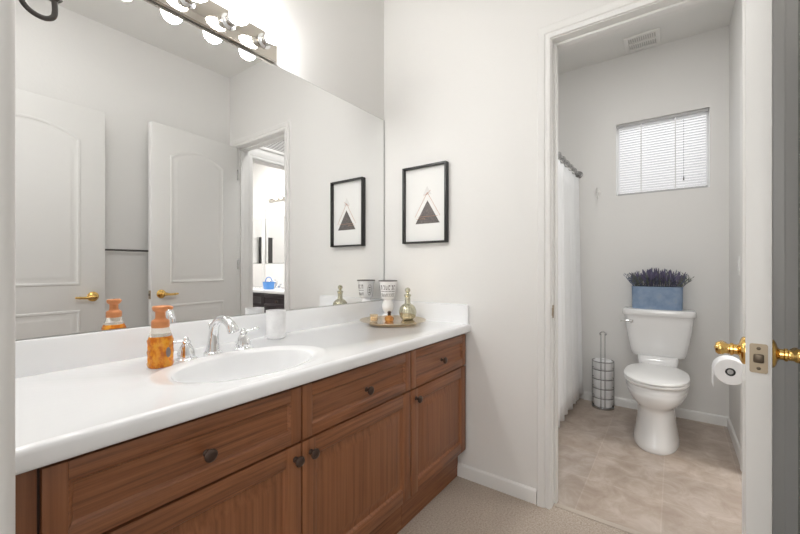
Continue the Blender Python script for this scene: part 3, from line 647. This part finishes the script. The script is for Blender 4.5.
# ------------------------------------------------------------------ toilet room things
TY = -1.360
def toilet():
    O = (3.10, TY, 0); t = thing('toilet', 'white two-piece toilet against the far wall', 'toilet', O)
    def sec(xb, xf, hw, z, eb=3.2, n=56):
        """plan section: rounded back at xb, egg-shaped nose at xf"""
        R = []; xm = xf + (xb-xf)*0.48
        for i in range(n):
            a = 2*PI*i/n; ca, sa = math.cos(a), math.sin(a)
            if ca > 0: x = xm + (xb-xm)*abs(ca)**(2/eb)
            else: x = xm - (xm-xf)*abs(ca)**(2/2.15)
            e = 2/eb if ca > 0 else 2/2.15
            R.append((x, TY + hw*math.copysign(abs(sa)**e, sa), z))
        return R
    b = MB(O)
    b.rings([sec(3.30, 2.716, 0.124, 0.0), sec(3.305, 2.710, 0.128, 0.012), sec(3.30, 2.720, 0.122, 0.04), sec(3.29, 2.738, 0.113, 0.09), sec(3.285, 2.750, 0.105, 0.15), sec(3.29, 2.756, 0.103, 0.20), sec(3.30, 2.757, 0.104, 0.232),
             sec(3.33, 2.748, 0.113, 0.250), sec(3.37, 2.732, 0.130, 0.264), sec(3.40, 2.715, 0.147, 0.282), sec(3.42, 2.702, 0.161, 0.306), sec(3.43, 2.696, 0.169, 0.330), sec(3.43, 2.695, 0.172, 0.345), sec(3.43, 2.697, 0.1705, 0.350), sec(3.43, 2.697, 0.1735, 0.355), sec(3.43, 2.698, 0.174, 0.372), sec(3.43, 2.704, 0.172, 0.384), sec(3.42, 2.712, 0.165, 0.390)])
    b.build('bowl', 'porcelain', t, smooth=60)
    b = MB(O); b.rings([sec(3.205, 2.700, 0.170, 0.393, 3), sec(3.21, 2.694, 0.175, 0.399, 3), sec(3.21, 2.694, 0.175, 0.408, 3), sec(3.205, 2.699, 0.171, 0.413, 3)]); b.build('seat', 'plastic', t, smooth=50)
    b = MB(O); b.rings([sec(3.215, 2.697, 0.173, 0.416, 3), sec(3.22, 2.692, 0.177, 0.420, 3), sec(3.22, 2.694, 0.176, 0.428, 3), sec(3.21, 2.706, 0.166, 0.434, 3), sec(3.19, 2.76, 0.13, 0.438, 3), sec(3.10, 2.85, 0.06, 0.4395, 3)]); b.build('lid', 'plastic', t, smooth=50)
    b = MB(O)
    for s in (1, -1):
        b = MB(O); b.box(3.2235, 3.250, TY+s*0.075-0.018, TY+s*0.075+0.018, 0.3885, 0.432, 0.006); b.build('seat_hinge', 'plastic', t)
    b = MB(O); b.rings([superring(0.098, 0.115, 0.388, 5, c=(3.335, TY)), superring(0.100, 0.118, 0.42, 5, c=(3.345, TY)), superring(0.102, 0.125, 0.45, 5, c=(3.36, TY)), superring(0.095, 0.125, 0.474, 5, c=(3.375, TY))]); b.build('tank_support', 'porcelain', t, smooth=50)
    b = MB(O); R = []
    for z, hw, hx in ((0.462, 0.128, 0.070), (0.466, 0.150, 0.082), (0.476, 0.164, 0.090), (0.50, 0.171, 0.094), (0.58, 0.186, 0.097), (0.66, 0.199, 0.099), (0.74, 0.209, 0.100), (0.768, 0.212, 0.101)):
        R.append(superring(hx, hw, z, 7, 64, (3.487-hx, TY)))
    b.rings(R); b.build('tank', 'porcelain', t, smooth=50)
    b = MB(O); b.rings([superring(0.106, 0.219, 0.7685, 8, 64, (3.381, TY)), superring(0.110, 0.223, 0.774, 8, 64, (3.381, TY)), superring(0.110, 0.223, 0.803, 8, 64, (3.381, TY)), superring(0.106, 0.219, 0.812, 8, 64, (3.381, TY)), superring(0.09, 0.20, 0.8145, 8, 64, (3.381, TY))]); b.build('tank_lid', 'porcelain', t, smooth=50)
    b = MB(O); b.lathe([(0.014, -0.004), (0.014, 0.004), (0.010, 0.010), (0.010, 0.016)], (3.287, TY+0.160, 0.722), (-1, 0, 0), 18)
    b.tube([(3.273, TY+0.160, 0.722), (3.269, TY+0.180, 0.723), (3.268, TY+0.205, 0.724), (3.268, TY+0.232, 0.722)], [0.008, 0.0068, 0.0062, 0.0055], 12); b.ball((3.268, TY+0.232, 0.722), 0.006); b.build('flush_lever', 'chrome', t)
    return t
toilet()

# planter on the tank
PYc = -1.352; PXc = 3.380; PZ = 0.8152; O = (PXc, PYc, PZ)
t = thing('potted_lavender', 'blue-grey metal planter of lavender on the toilet tank', 'plant', O)
b = MB(O); H = 0.165
b.rings([superring(0.070, 0.152, PZ+0.0005, 6, 56, (PXc, PYc)), superring(0.071, 0.154, PZ+0.006, 6, 56, (PXc, PYc)), superring(0.073, 0.157, PZ+H-0.003, 6, 56, (PXc, PYc)), superring(0.074, 0.158, PZ+H, 6, 56, (PXc, PYc)), superring(0.071, 0.155, PZ+H, 6, 56, (PXc, PYc)), superring(0.069, 0.152, PZ+H-0.02, 6, 56, (PXc, PYc))]); b.build('planter', 'galv', t, smooth=50)
b = MB(O); b.rings([superring(0.068, 0.151, PZ+H-0.0199, 6, 56, (PXc, PYc)), superring(0.066, 0.149, PZ+H-0.012, 6, 56, (PXc, PYc))]); b.build('moss', 'soil', t)
random.seed(11); b = MB(O)
for k in range(260):
    u = random.uniform(-1, 1); w = random.uniform(-1, 1)
    p0 = Vector((PXc+0.058*w, PYc+0.140*u, PZ+H-0.015)); edge = abs(u)**2
    lean = Vector((0.030*w+random.uniform(-.02, .02), math.copysign(0.055*edge, u)+random.uniform(-.025, .025), 1.0*(0.085+random.random()*0.065)*(1-0.30*edge)))
    p1 = p0+lean*0.55+Vector((random.uniform(-.006, .006), random.uniform(-.006, .006), 0)); p2 = p0+lean*1.05
    kind = random.random(); mi = 0 if kind < 0.5 else (1 if kind < 0.72 else 2)
    if abs(u) > 0.86: mi = 1 if kind < 0.7 else 2
    if mi == 0: b.tube([p0, p1, p1+(p2-p1)*0.3, p1+(p2-p1)*0.7, p2], [0.001, 0.0012, 0.0058, 0.0046, 0.0008], 5, 0)
    else:
        b.tube([p0, p1, p2], [0.0014, 0.0012, 0.0005], 4, mi)
        for q in range(5):
            c = p0+(p2-p0)*(0.3+0.14*q); d = Vector((random.uniform(-1, 1), random.uniform(-1, 1), 0.9)).normalized()*0.024
            b.tube([c, c+d*0.5, c+d], [0.0006, 0.0028, 0.0004], 4, mi)
b.build('foliage', ['lav', 'leaf', 'leaf2'], t)

# wire caddy of spare rolls
cx0, cy0 = 3.390, -0.995; O = (cx0, cy0, 0)
t = thing('toilet_roll_caddy', 'chrome wire caddy with a tall handle left of the toilet', 'toilet roll caddy', O)
b = MB(O)
for k, z in enumerate((0.012, 0.0855, 0.160, 0.2345, 0.309, 0.372)):
    b.tube([(cx0+0.077*math.cos(2*PI*i/40), cy0+0.077*math.sin(2*PI*i/40), z) for i in range(40)], 0.0034, 8, closed=True)
b.build('ring', 'wire', t)
da = math.atan2(-1.455-cy0, -cx0); n_ = Vector((math.cos(da), math.sin(da), 0)); s_ = Vector((-n_.y, n_.x, 0)); c0 = Vector((cx0, cy0, 0))
b = MB(O)
for s in (1, -1):
    p = c0+n_*0.0805+s_*(0.014*s)
    b.tube([p+Vector((0, 0, 0.008)), p+Vector((0, 0, 0.60))], 0.0030, 8)
p = c0+n_*0.0805
b.tube([p+s_*0.020*math.cos(a)+Vector((0, 0, 0.600+0.016*math.sin(a))) for a in [PI*k/10 for k in range(11)]], 0.004, 8); b.ball(p+s_*0.019+Vector((0, 0, 0.598)), 0.0075); b.ball(p-s_*0.019+Vector((0, 0, 0.598)), 0.0075)
b.build('handle', 'wire', t)
b = MB(O)
for a in (da+PI/2+0.3, da-PI/2-0.3, da+PI):
    p = c0+Vector((math.cos(a), math.sin(a), 0))*0.0805; b.tube([p+Vector((0, 0, 0.008)), p+Vector((0, 0, 0.374))], 0.0026, 8)
b.build('upright', 'wire', t)
b = MB(O); b.lathe([(0.080, 0.0), (0.080, 0.008), (0.076, 0.0095), (0.0, 0.0095)], O, seg=36, cap1=False); b.build('base', 'wire', t)
GR = 'spare rolls in the wire caddy'
LB = ['spare white toilet roll at the bottom of the wire caddy', 'spare white toilet roll second from the bottom of the wire caddy', 'spare white toilet roll in the middle of the five in the wire caddy', 'spare white toilet roll second from the top of the wire caddy', 'spare white toilet roll at the top of the wire caddy']
for k in range(5):
    if k == 0:
        b = MB(O); b.lathe([(0.022, 0), (0.058, 0), (0.064, 0.005), (0.066, 0.012), (0.066, 0.061), (0.064, 0.068), (0.058, 0.073), (0.022, 0.073), (0.021, 0.071), (0.021, 0.002)], O, seg=36, cap0=False, cap1=False)
        roll0 = b.build('toilet_roll', 'tissue', smooth=40); r = roll0
    else: r = roll0.copy(); COL.objects.link(r)
    r.location = (cx0, cy0, 0.010+0.0745*k); tag(r, LB[k], 'toilet roll', GR)

# roll on the wall holder
hx, hy, hz = 2.46, YS+0.094, 0.614
O = (hx, YS, hz); t = thing('toilet_paper_holder', 'chrome paper holder on the wall right of the toilet', 'toilet paper holder', O)
for dx in (0.072,):
    b = MB(O); b.lathe([(0.020, 0.0006), (0.020, 0.005), (0.009, 0.010), (0.008, 0.085), (0.0105, 0.091), (0.0105, 0.101), (0.006, 0.104)], (hx+dx, YS, hz), (0, 1, 0), 18); b.build('post', 'chrome', t)
b = MB(O); b.tube([(hx-0.046, hy, hz), (hx+0.070, hy, hz)], 0.0125, 14); b.build('spindle', 'chrome', t)
O = (hx, hy, hz); t = thing('toilet_roll', 'part-used white toilet roll on the wall holder, partly hidden by the brass lever', 'toilet roll', O)
b = MB(O); prof = [(0.0195, -0.050), (0.060, -0.050), (0.063, -0.047), (0.063, 0.047), (0.060, 0.050), (0.0195, 0.050)]
b.lathe(prof, O, (1, 0, 0), 40, cap0=False, cap1=False); b.build('tissue', 'tissue', t)
b = MB(O); b.lathe([(0.0193, -0.0495), (0.0193, 0.0495), (0.0175, 0.0495), (0.0175, -0.0495)], O, (1, 0, 0), 28, cap0=False, cap1=False); b.build('core', 'card', t)
b = MB(O); b.box(hx-0.049, hx+0.049, hy+0.0622, hy+0.0640, hz-0.085, hz+0.004, 0.0006); b.build('loose_sheet', 'tissue', t)

# shower curtain, rod, tub
O = (2.72, -0.80, 1.915); t = thing('shower_curtain_rod', 'brushed metal shower curtain rod above the white curtain', 'curtain rod', O)
b = MB(O); b.tube([(XW+0.126, -0.80, 1.915), (XF-0.006, -0.80, 1.915)], 0.0125, 14); b.build('rod', 'wire', t)
for xx, s in ((XW+0.1205, 1), (XF-0.0005, -1)):
    b = MB(O); b.lathe([(0.030, 0), (0.030, 0.004), (0.018, 0.012), (0.016, 0.020)], (xx, -0.80, 1.915), (s, 0, 0), 20); b.build('flange', 'wire', t)
for k in range(11):
    xx = 2.12+0.131*k
    b = MB(O); b.tube([(xx, -0.80+0.019*math.cos(2*PI*i/16), 1.908+0.024*math.sin(2*PI*i/16)) for i in range(16)], 0.002, 6, closed=True); b.build('ring', 'wire', t)
O = (2.75, -0.80, 1.886); b = MB(O); n = 150; cols = []
for j in range(15):
    v = j/14; ring = []
    for i in range(n+1):
        u = i/n; x = 2.06+(1.395+0.022*v)*u
        amp = 0.007+0.016*v; y = -0.80 - 0.010*v + amp*math.sin(2*PI*11*u+0.6*v)+0.35*amp*math.sin(2*PI*26*u+1.3+2*v)
        ring.append((x, y, 1.875-1.823*v-0.008*math.sin(2*PI*5*u)*v))
    cols.append(ring)
b.rings(cols, 0, False, False, close=False)
o = b.build('shower_curtain', 'fabric', smooth=80); md = o.modifiers.new('thickness', 'SOLIDIFY'); md.thickness = 0.002; tag(o, 'white fabric shower curtain hanging left of the toilet', 'shower curtain')
O = (2.72, -0.40, 0); t = thing('bathtub', 'white bathtub behind the shower curtain', 'bathtub', O)
def rr(x0, x1, y0, y1, z, e=12): return superring((x1-x0)/2, (y1-y0)/2, z, e, 64, ((x0+x1)/2, (y0+y1)/2))
b = MB(O); b.rings([rr(1.945, 3.495, -0.735, -0.005, 0.0), rr(1.945, 3.495, -0.735, -0.005, 0.36), rr(1.945, 3.495, -0.738, -0.005, 0.38), rr(2.02, 3.42, -0.67, -0.07, 0.382, 6), rr(2.05, 3.38, -0.64, -0.10, 0.33, 5), rr(2.14, 3.30, -0.58, -0.16, 0.09, 4), rr(2.3, 3.1, -0.5, -0.25, 0.07, 4)]); b.build('tub_shell', 'porcelain', t, smooth=40)
b = MB(O); b.lathe([(0.025, 0), (0.025, 0.003), (0.0, 0.004)], (3.0, -0.38, 0.0705), seg=20, cap1=False); b.build('drain', 'chrome', t)

# robe hook on the far wall, switch on the side wall
O = (XF, -0.943, 1.74); t = thing('robe_hook', 'small white robe hook on the far wall left of the window', 'hook', O)
b = MB(O); b.lathe([(0.022, 0.0006), (0.022, 0.004), (0.012, 0.009), (0.008, 0.012)], (XF, -0.943, 1.748), (-1, 0, 0), 20); b.build('plate', 'grille', t)
b = MB(O); b.tube([(XF-0.010, -0.943, 1.748), (XF-0.030, -0.943, 1.742), (XF-0.040, -0.943, 1.725), (XF-0.036, -0.943, 1.708), (XF-0.046, -0.943, 1.700), (XF-0.056, -0.943, 1.710)], 0.0055, 10); b.tube([(XF-0.020, -0.943, 1.748), (XF-0.044, -0.943, 1.760), (XF-0.054, -0.943, 1.774)], 0.005, 10); b.ball((XF-0.054, -0.943, 1.776), 0.008); b.build('hook', 'grille', t)
O = (2.97, YS, 1.133); t = thing('light_switch', 'white light switch on the wall right of the toilet', 'light switch', O)
b = MB(O); b.box(2.935, 3.005, YS+0.0005, YS+0.006, 1.075, 1.19, 0.002); b.build('wall_plate', 'plastic', t)
b = MB(O); b.box(2.953, 2.987, YS+0.006, YS+0.010, 1.10, 1.166, 0.0015); b.build('rocker', 'plastic', t)

# blind
O = (XF, (YW0+YW1)/2, ZW0); t = thing('window_blind', 'closed white horizontal blind in the high window behind the toilet', 'blind', O)
bx = XF+0.028
b = MB(O); b.box(bx-0.020, bx+0.020, YW0+0.006, YW1-0.006, ZW1-0.024, ZW1-0.002, 0.002); b.build('headrail', 'blindrail', t)
b = MB(O); ns = 27; zt_, zb_ = ZW1-0.038, ZW0+0.030
for k in range(ns):
    z = zt_+(zb_-zt_)*k/(ns-1); a = math.radians(58)
    ring0, ring1 = [], []
    pr = []
    for s in (-1, -0.5, 0, 0.5, 1):
        pr.append((0.0125*s*math.cos(a) - 0.0018*(1-s*s)*math.sin(a), 0.0125*s*math.sin(a) + 0.0016*(1-s*s)*math.cos(a)))
    full = pr + [(x_+0.0007, z_+0.0003) for x_, z_ in reversed(pr)]
    b.rings([[(bx+x_, YW0+0.014, z+z_) for x_, z_ in full], [(bx+x_, YW1-0.014, z+z_) for x_, z_ in full]])
b.build('slats', 'slat', t, smooth=60)
b = MB(O); b.box(bx-0.013, bx+0.013, YW0+0.010, YW1-0.010, ZW0+0.003, ZW0+0.018, 0.002); b.build('bottom_rail', 'blindrail', t)
for yy in (YW0+0.20, YW1-0.17):
    b = MB(O); b.box(bx-0.0145, bx-0.0135, yy-0.004, yy+0.004, ZW0+0.018, ZW1-0.024)
    b.build('ladder_tape', 'plastic', t, smooth=0)
b = MB(O); yy = YW0+0.15; b.tube([(bx-0.016, yy, ZW1-0.05), (bx-0.017, yy, ZW0+0.10)], 0.0009, 6); b.lathe([(0.0025, 0.03), (0.004, 0.02), (0.0045, 0.0)], (bx-0.017, yy, ZW0+0.072), seg=12); b.build('pull_cord', 'grey_print', t)

# ceiling exhaust grille
O = (3.345, -1.262, ZC); t = thing('exhaust_vent', 'white square exhaust vent on the toilet room ceiling', 'vent', O)
b = MB(O); V = (3.235, 3.455, -1.375, -1.15)
for a in ((V[0], V[1], V[2], V[2]+0.028), (V[0], V[1], V[3]-0.028, V[3]), (V[0], V[0]+0.028, V[2]+0.028, V[3]-0.028), (V[1]-0.028, V[1], V[2]+0.028, V[3]-0.028)): b.box(*a, ZC-0.014, ZC-0.0006, 0.003)
b.build('frame', 'grille', t)
b = MB(O)
for k in range(12): 
    y = V[2]+0.036+k*0.0135; b.box(V[0]+0.028, V[1]-0.028, y, y+0.006, ZC-0.012, ZC-0.003)
b.box(3.335, 3.355, V[2]+0.028, V[3]-0.028, ZC-0.013, ZC-0.003); b.build('slats', 'grille', t)
b = MB(O); b.box(V[0]+0.028, V[1]-0.028, V[2]+0.028, V[3]-0.028, ZC-0.003, ZC-0.0008); b.build('duct_shade', 'vent_back', t, smooth=0)  # flat grey sheet, its tone standing in for shade behind the slats
# return grille above the second doorway
O = (2.28, YS, 2.27); t = thing('wall_grille', 'white louvred grille above the second doorway, seen in the mirror', 'vent', O)
g = (2.06, 2.62, 2.262, 2.53)
b = MB(O)
for a in ((g[0], g[0]+0.03, g[2], g[3]), (g[1]-0.03, g[1], g[2], g[3])): b.box(a[0], a[1], YS+0.0006, YS+0.010, a[2], a[3], 0.002)
for a in ((g[2], g[2]+0.03), (g[3]-0.03, g[3])): b.box(g[0]+0.03, g[1]-0.03, YS+0.0006, YS+0.010, a[0], a[1], 0.002)
b.build('frame', 'grille', t)
b = MB(O)
for k in range(14):
    z = g[2]+0.04+k*0.0146; b.prism([(g[0]+0.03, YS+0.0025, z+0.004), (g[0]+0.03, YS+0.009, z-0.004), (g[0]+0.03, YS+0.009, z-0.0025), (g[0]+0.03, YS+0.0025, z+0.0055)], (g[1]-g[0]-0.06, 0, 0))
b.build('louvres', 'grille', t, smooth=0)
b = MB(O); b.box(g[0]+0.03, g[1]-0.03, YS+0.0006, YS+0.0018, g[2]+0.03, g[3]-0.03); b.build('duct_shade', 'shadow', t, smooth=0)  # flat dark sheet painted as the shade behind the louvres

# ------------------------------------------------------------------ second bathroom, seen only in the mirror
V2 = (XF-0.001, -3.30, 0); rz2 = -PI/2         # local -y faces -x, local x runs along -y
vanity_unit('dark espresso vanity cabinet of the second bathroom, seen in the mirror', V2, rz2, -1.0, 1.0, [(-0.99, -0.33, -0.66), (-0.325, 0.325, 0.0), (0.33, 0.99, 0.66)], [(-0.99, -0.665, -0.70), (-0.66, -0.33, -0.62), (-0.325, -0.002, -0.04), (0.002, 0.325, 0.04), (0.33, 0.66, 0.62), (0.665, 0.99, 0.70)], wood=('espresso', 'espresso', 'espresso'))
t = thing('vanity_countertop', 'white countertop on the dark cabinet, seen in the mirror', 'countertop', (XF-0.001, -3.30, 0.782), rz2)
b = MB(); b.box(-1.02, 1.02, -0.585, 0, 0.0005, 0.040, 0.008); b.build('counter_slab', 'marble', t)
b = MB(); b.box(-1.02, 1.02, -0.016, 0, 0.041, 0.395, 0.002); b.build('backsplash', 'white_tile', t)
t = thing('vanity_mirror', 'mirror over the dark vanity, seen within the big mirror', 'mirror', (XF-0.001, -3.30, 1.185), rz2)
b = MB(); b.box(-1.02, 1.02, -0.008, 0, 0, 0.70); b.build('backing', 'mirror_edge', t, smooth=0)
b = MB(); b.box(-1.018, 1.018, -0.0095, -0.0081, 0.002, 0.698); b.build('glass', 'mirror', t, smooth=0)
b = MB((XF-0.02, -3.74, 0.823)); b.box(XF-0.055, XF-0.0175, -3.762, -3.718, 0.8235, 2.17, 0.003); tag(b.build('mirror_post', 'trim'), 'white upright strip splitting the second bathroom mirror', 'trim strip')
vanity_light('lit strip light above the dark vanity, seen in the mirror', (XF-0.0005, -3.33, 2.13), rz2, 4, 0.158, 0.30, 'bulb2')
O = (3.12, -3.10, CT+0.0005)
t = thing('soap_caddy', 'blue plastic caddy on the white counter, seen in the mirror', 'caddy', O)
b = MB(O); b.rings([superring(0.05, 0.07, O[2], 4, 32, O[:2]), superring(0.06, 0.085, O[2]+0.10, 4, 32, O[:2]), superring(0.055, 0.08, O[2]+0.10, 4, 32, O[:2]), superring(0.046, 0.066, O[2]+0.01, 4, 32, O[:2])]); b.build('basket', 'blue', t)
b = MB(O); b.tube([(O[0], O[1]+0.08*math.cos(a), O[2]+0.09+0.075*math.sin(a)) for a in [PI*k/12 for k in range(13)]], 0.006, 8); b.build('handle', 'blue', t)
fc = copy_tree(bpy.data.objects['faucet']); fc.location = (3.30, -3.18, CT); fc.rotation_euler = (0, 0, rz2); fc['label'] = 'chrome faucet on the white counter over dark cabinets, seen in the mirror'
O = (2.99, -4.4995, 1.62); t = thing('hand_towel', 'charcoal towel hanging on the end wall, seen twice mirrored', 'towel', O)
b = MB(O)
for s, dz in ((0, 0), (1, 0.05)): b.box(2.86, 3.12, -4.470+0.02*s, -4.458+0.02*s, 1.08+dz, 1.66, 0.004)
b.build('cloth', 'towel', t)
b = MB(O); b.tube([(2.83, -4.456, 1.655), (3.15, -4.456, 1.655)], 0.007, 10)
for xx in (2.84, 3.14): b.tube([(xx, -4.4995, 1.655), (xx, -4.456, 1.655)], 0.007, 10)
b.build('rail', 'chrome', t)
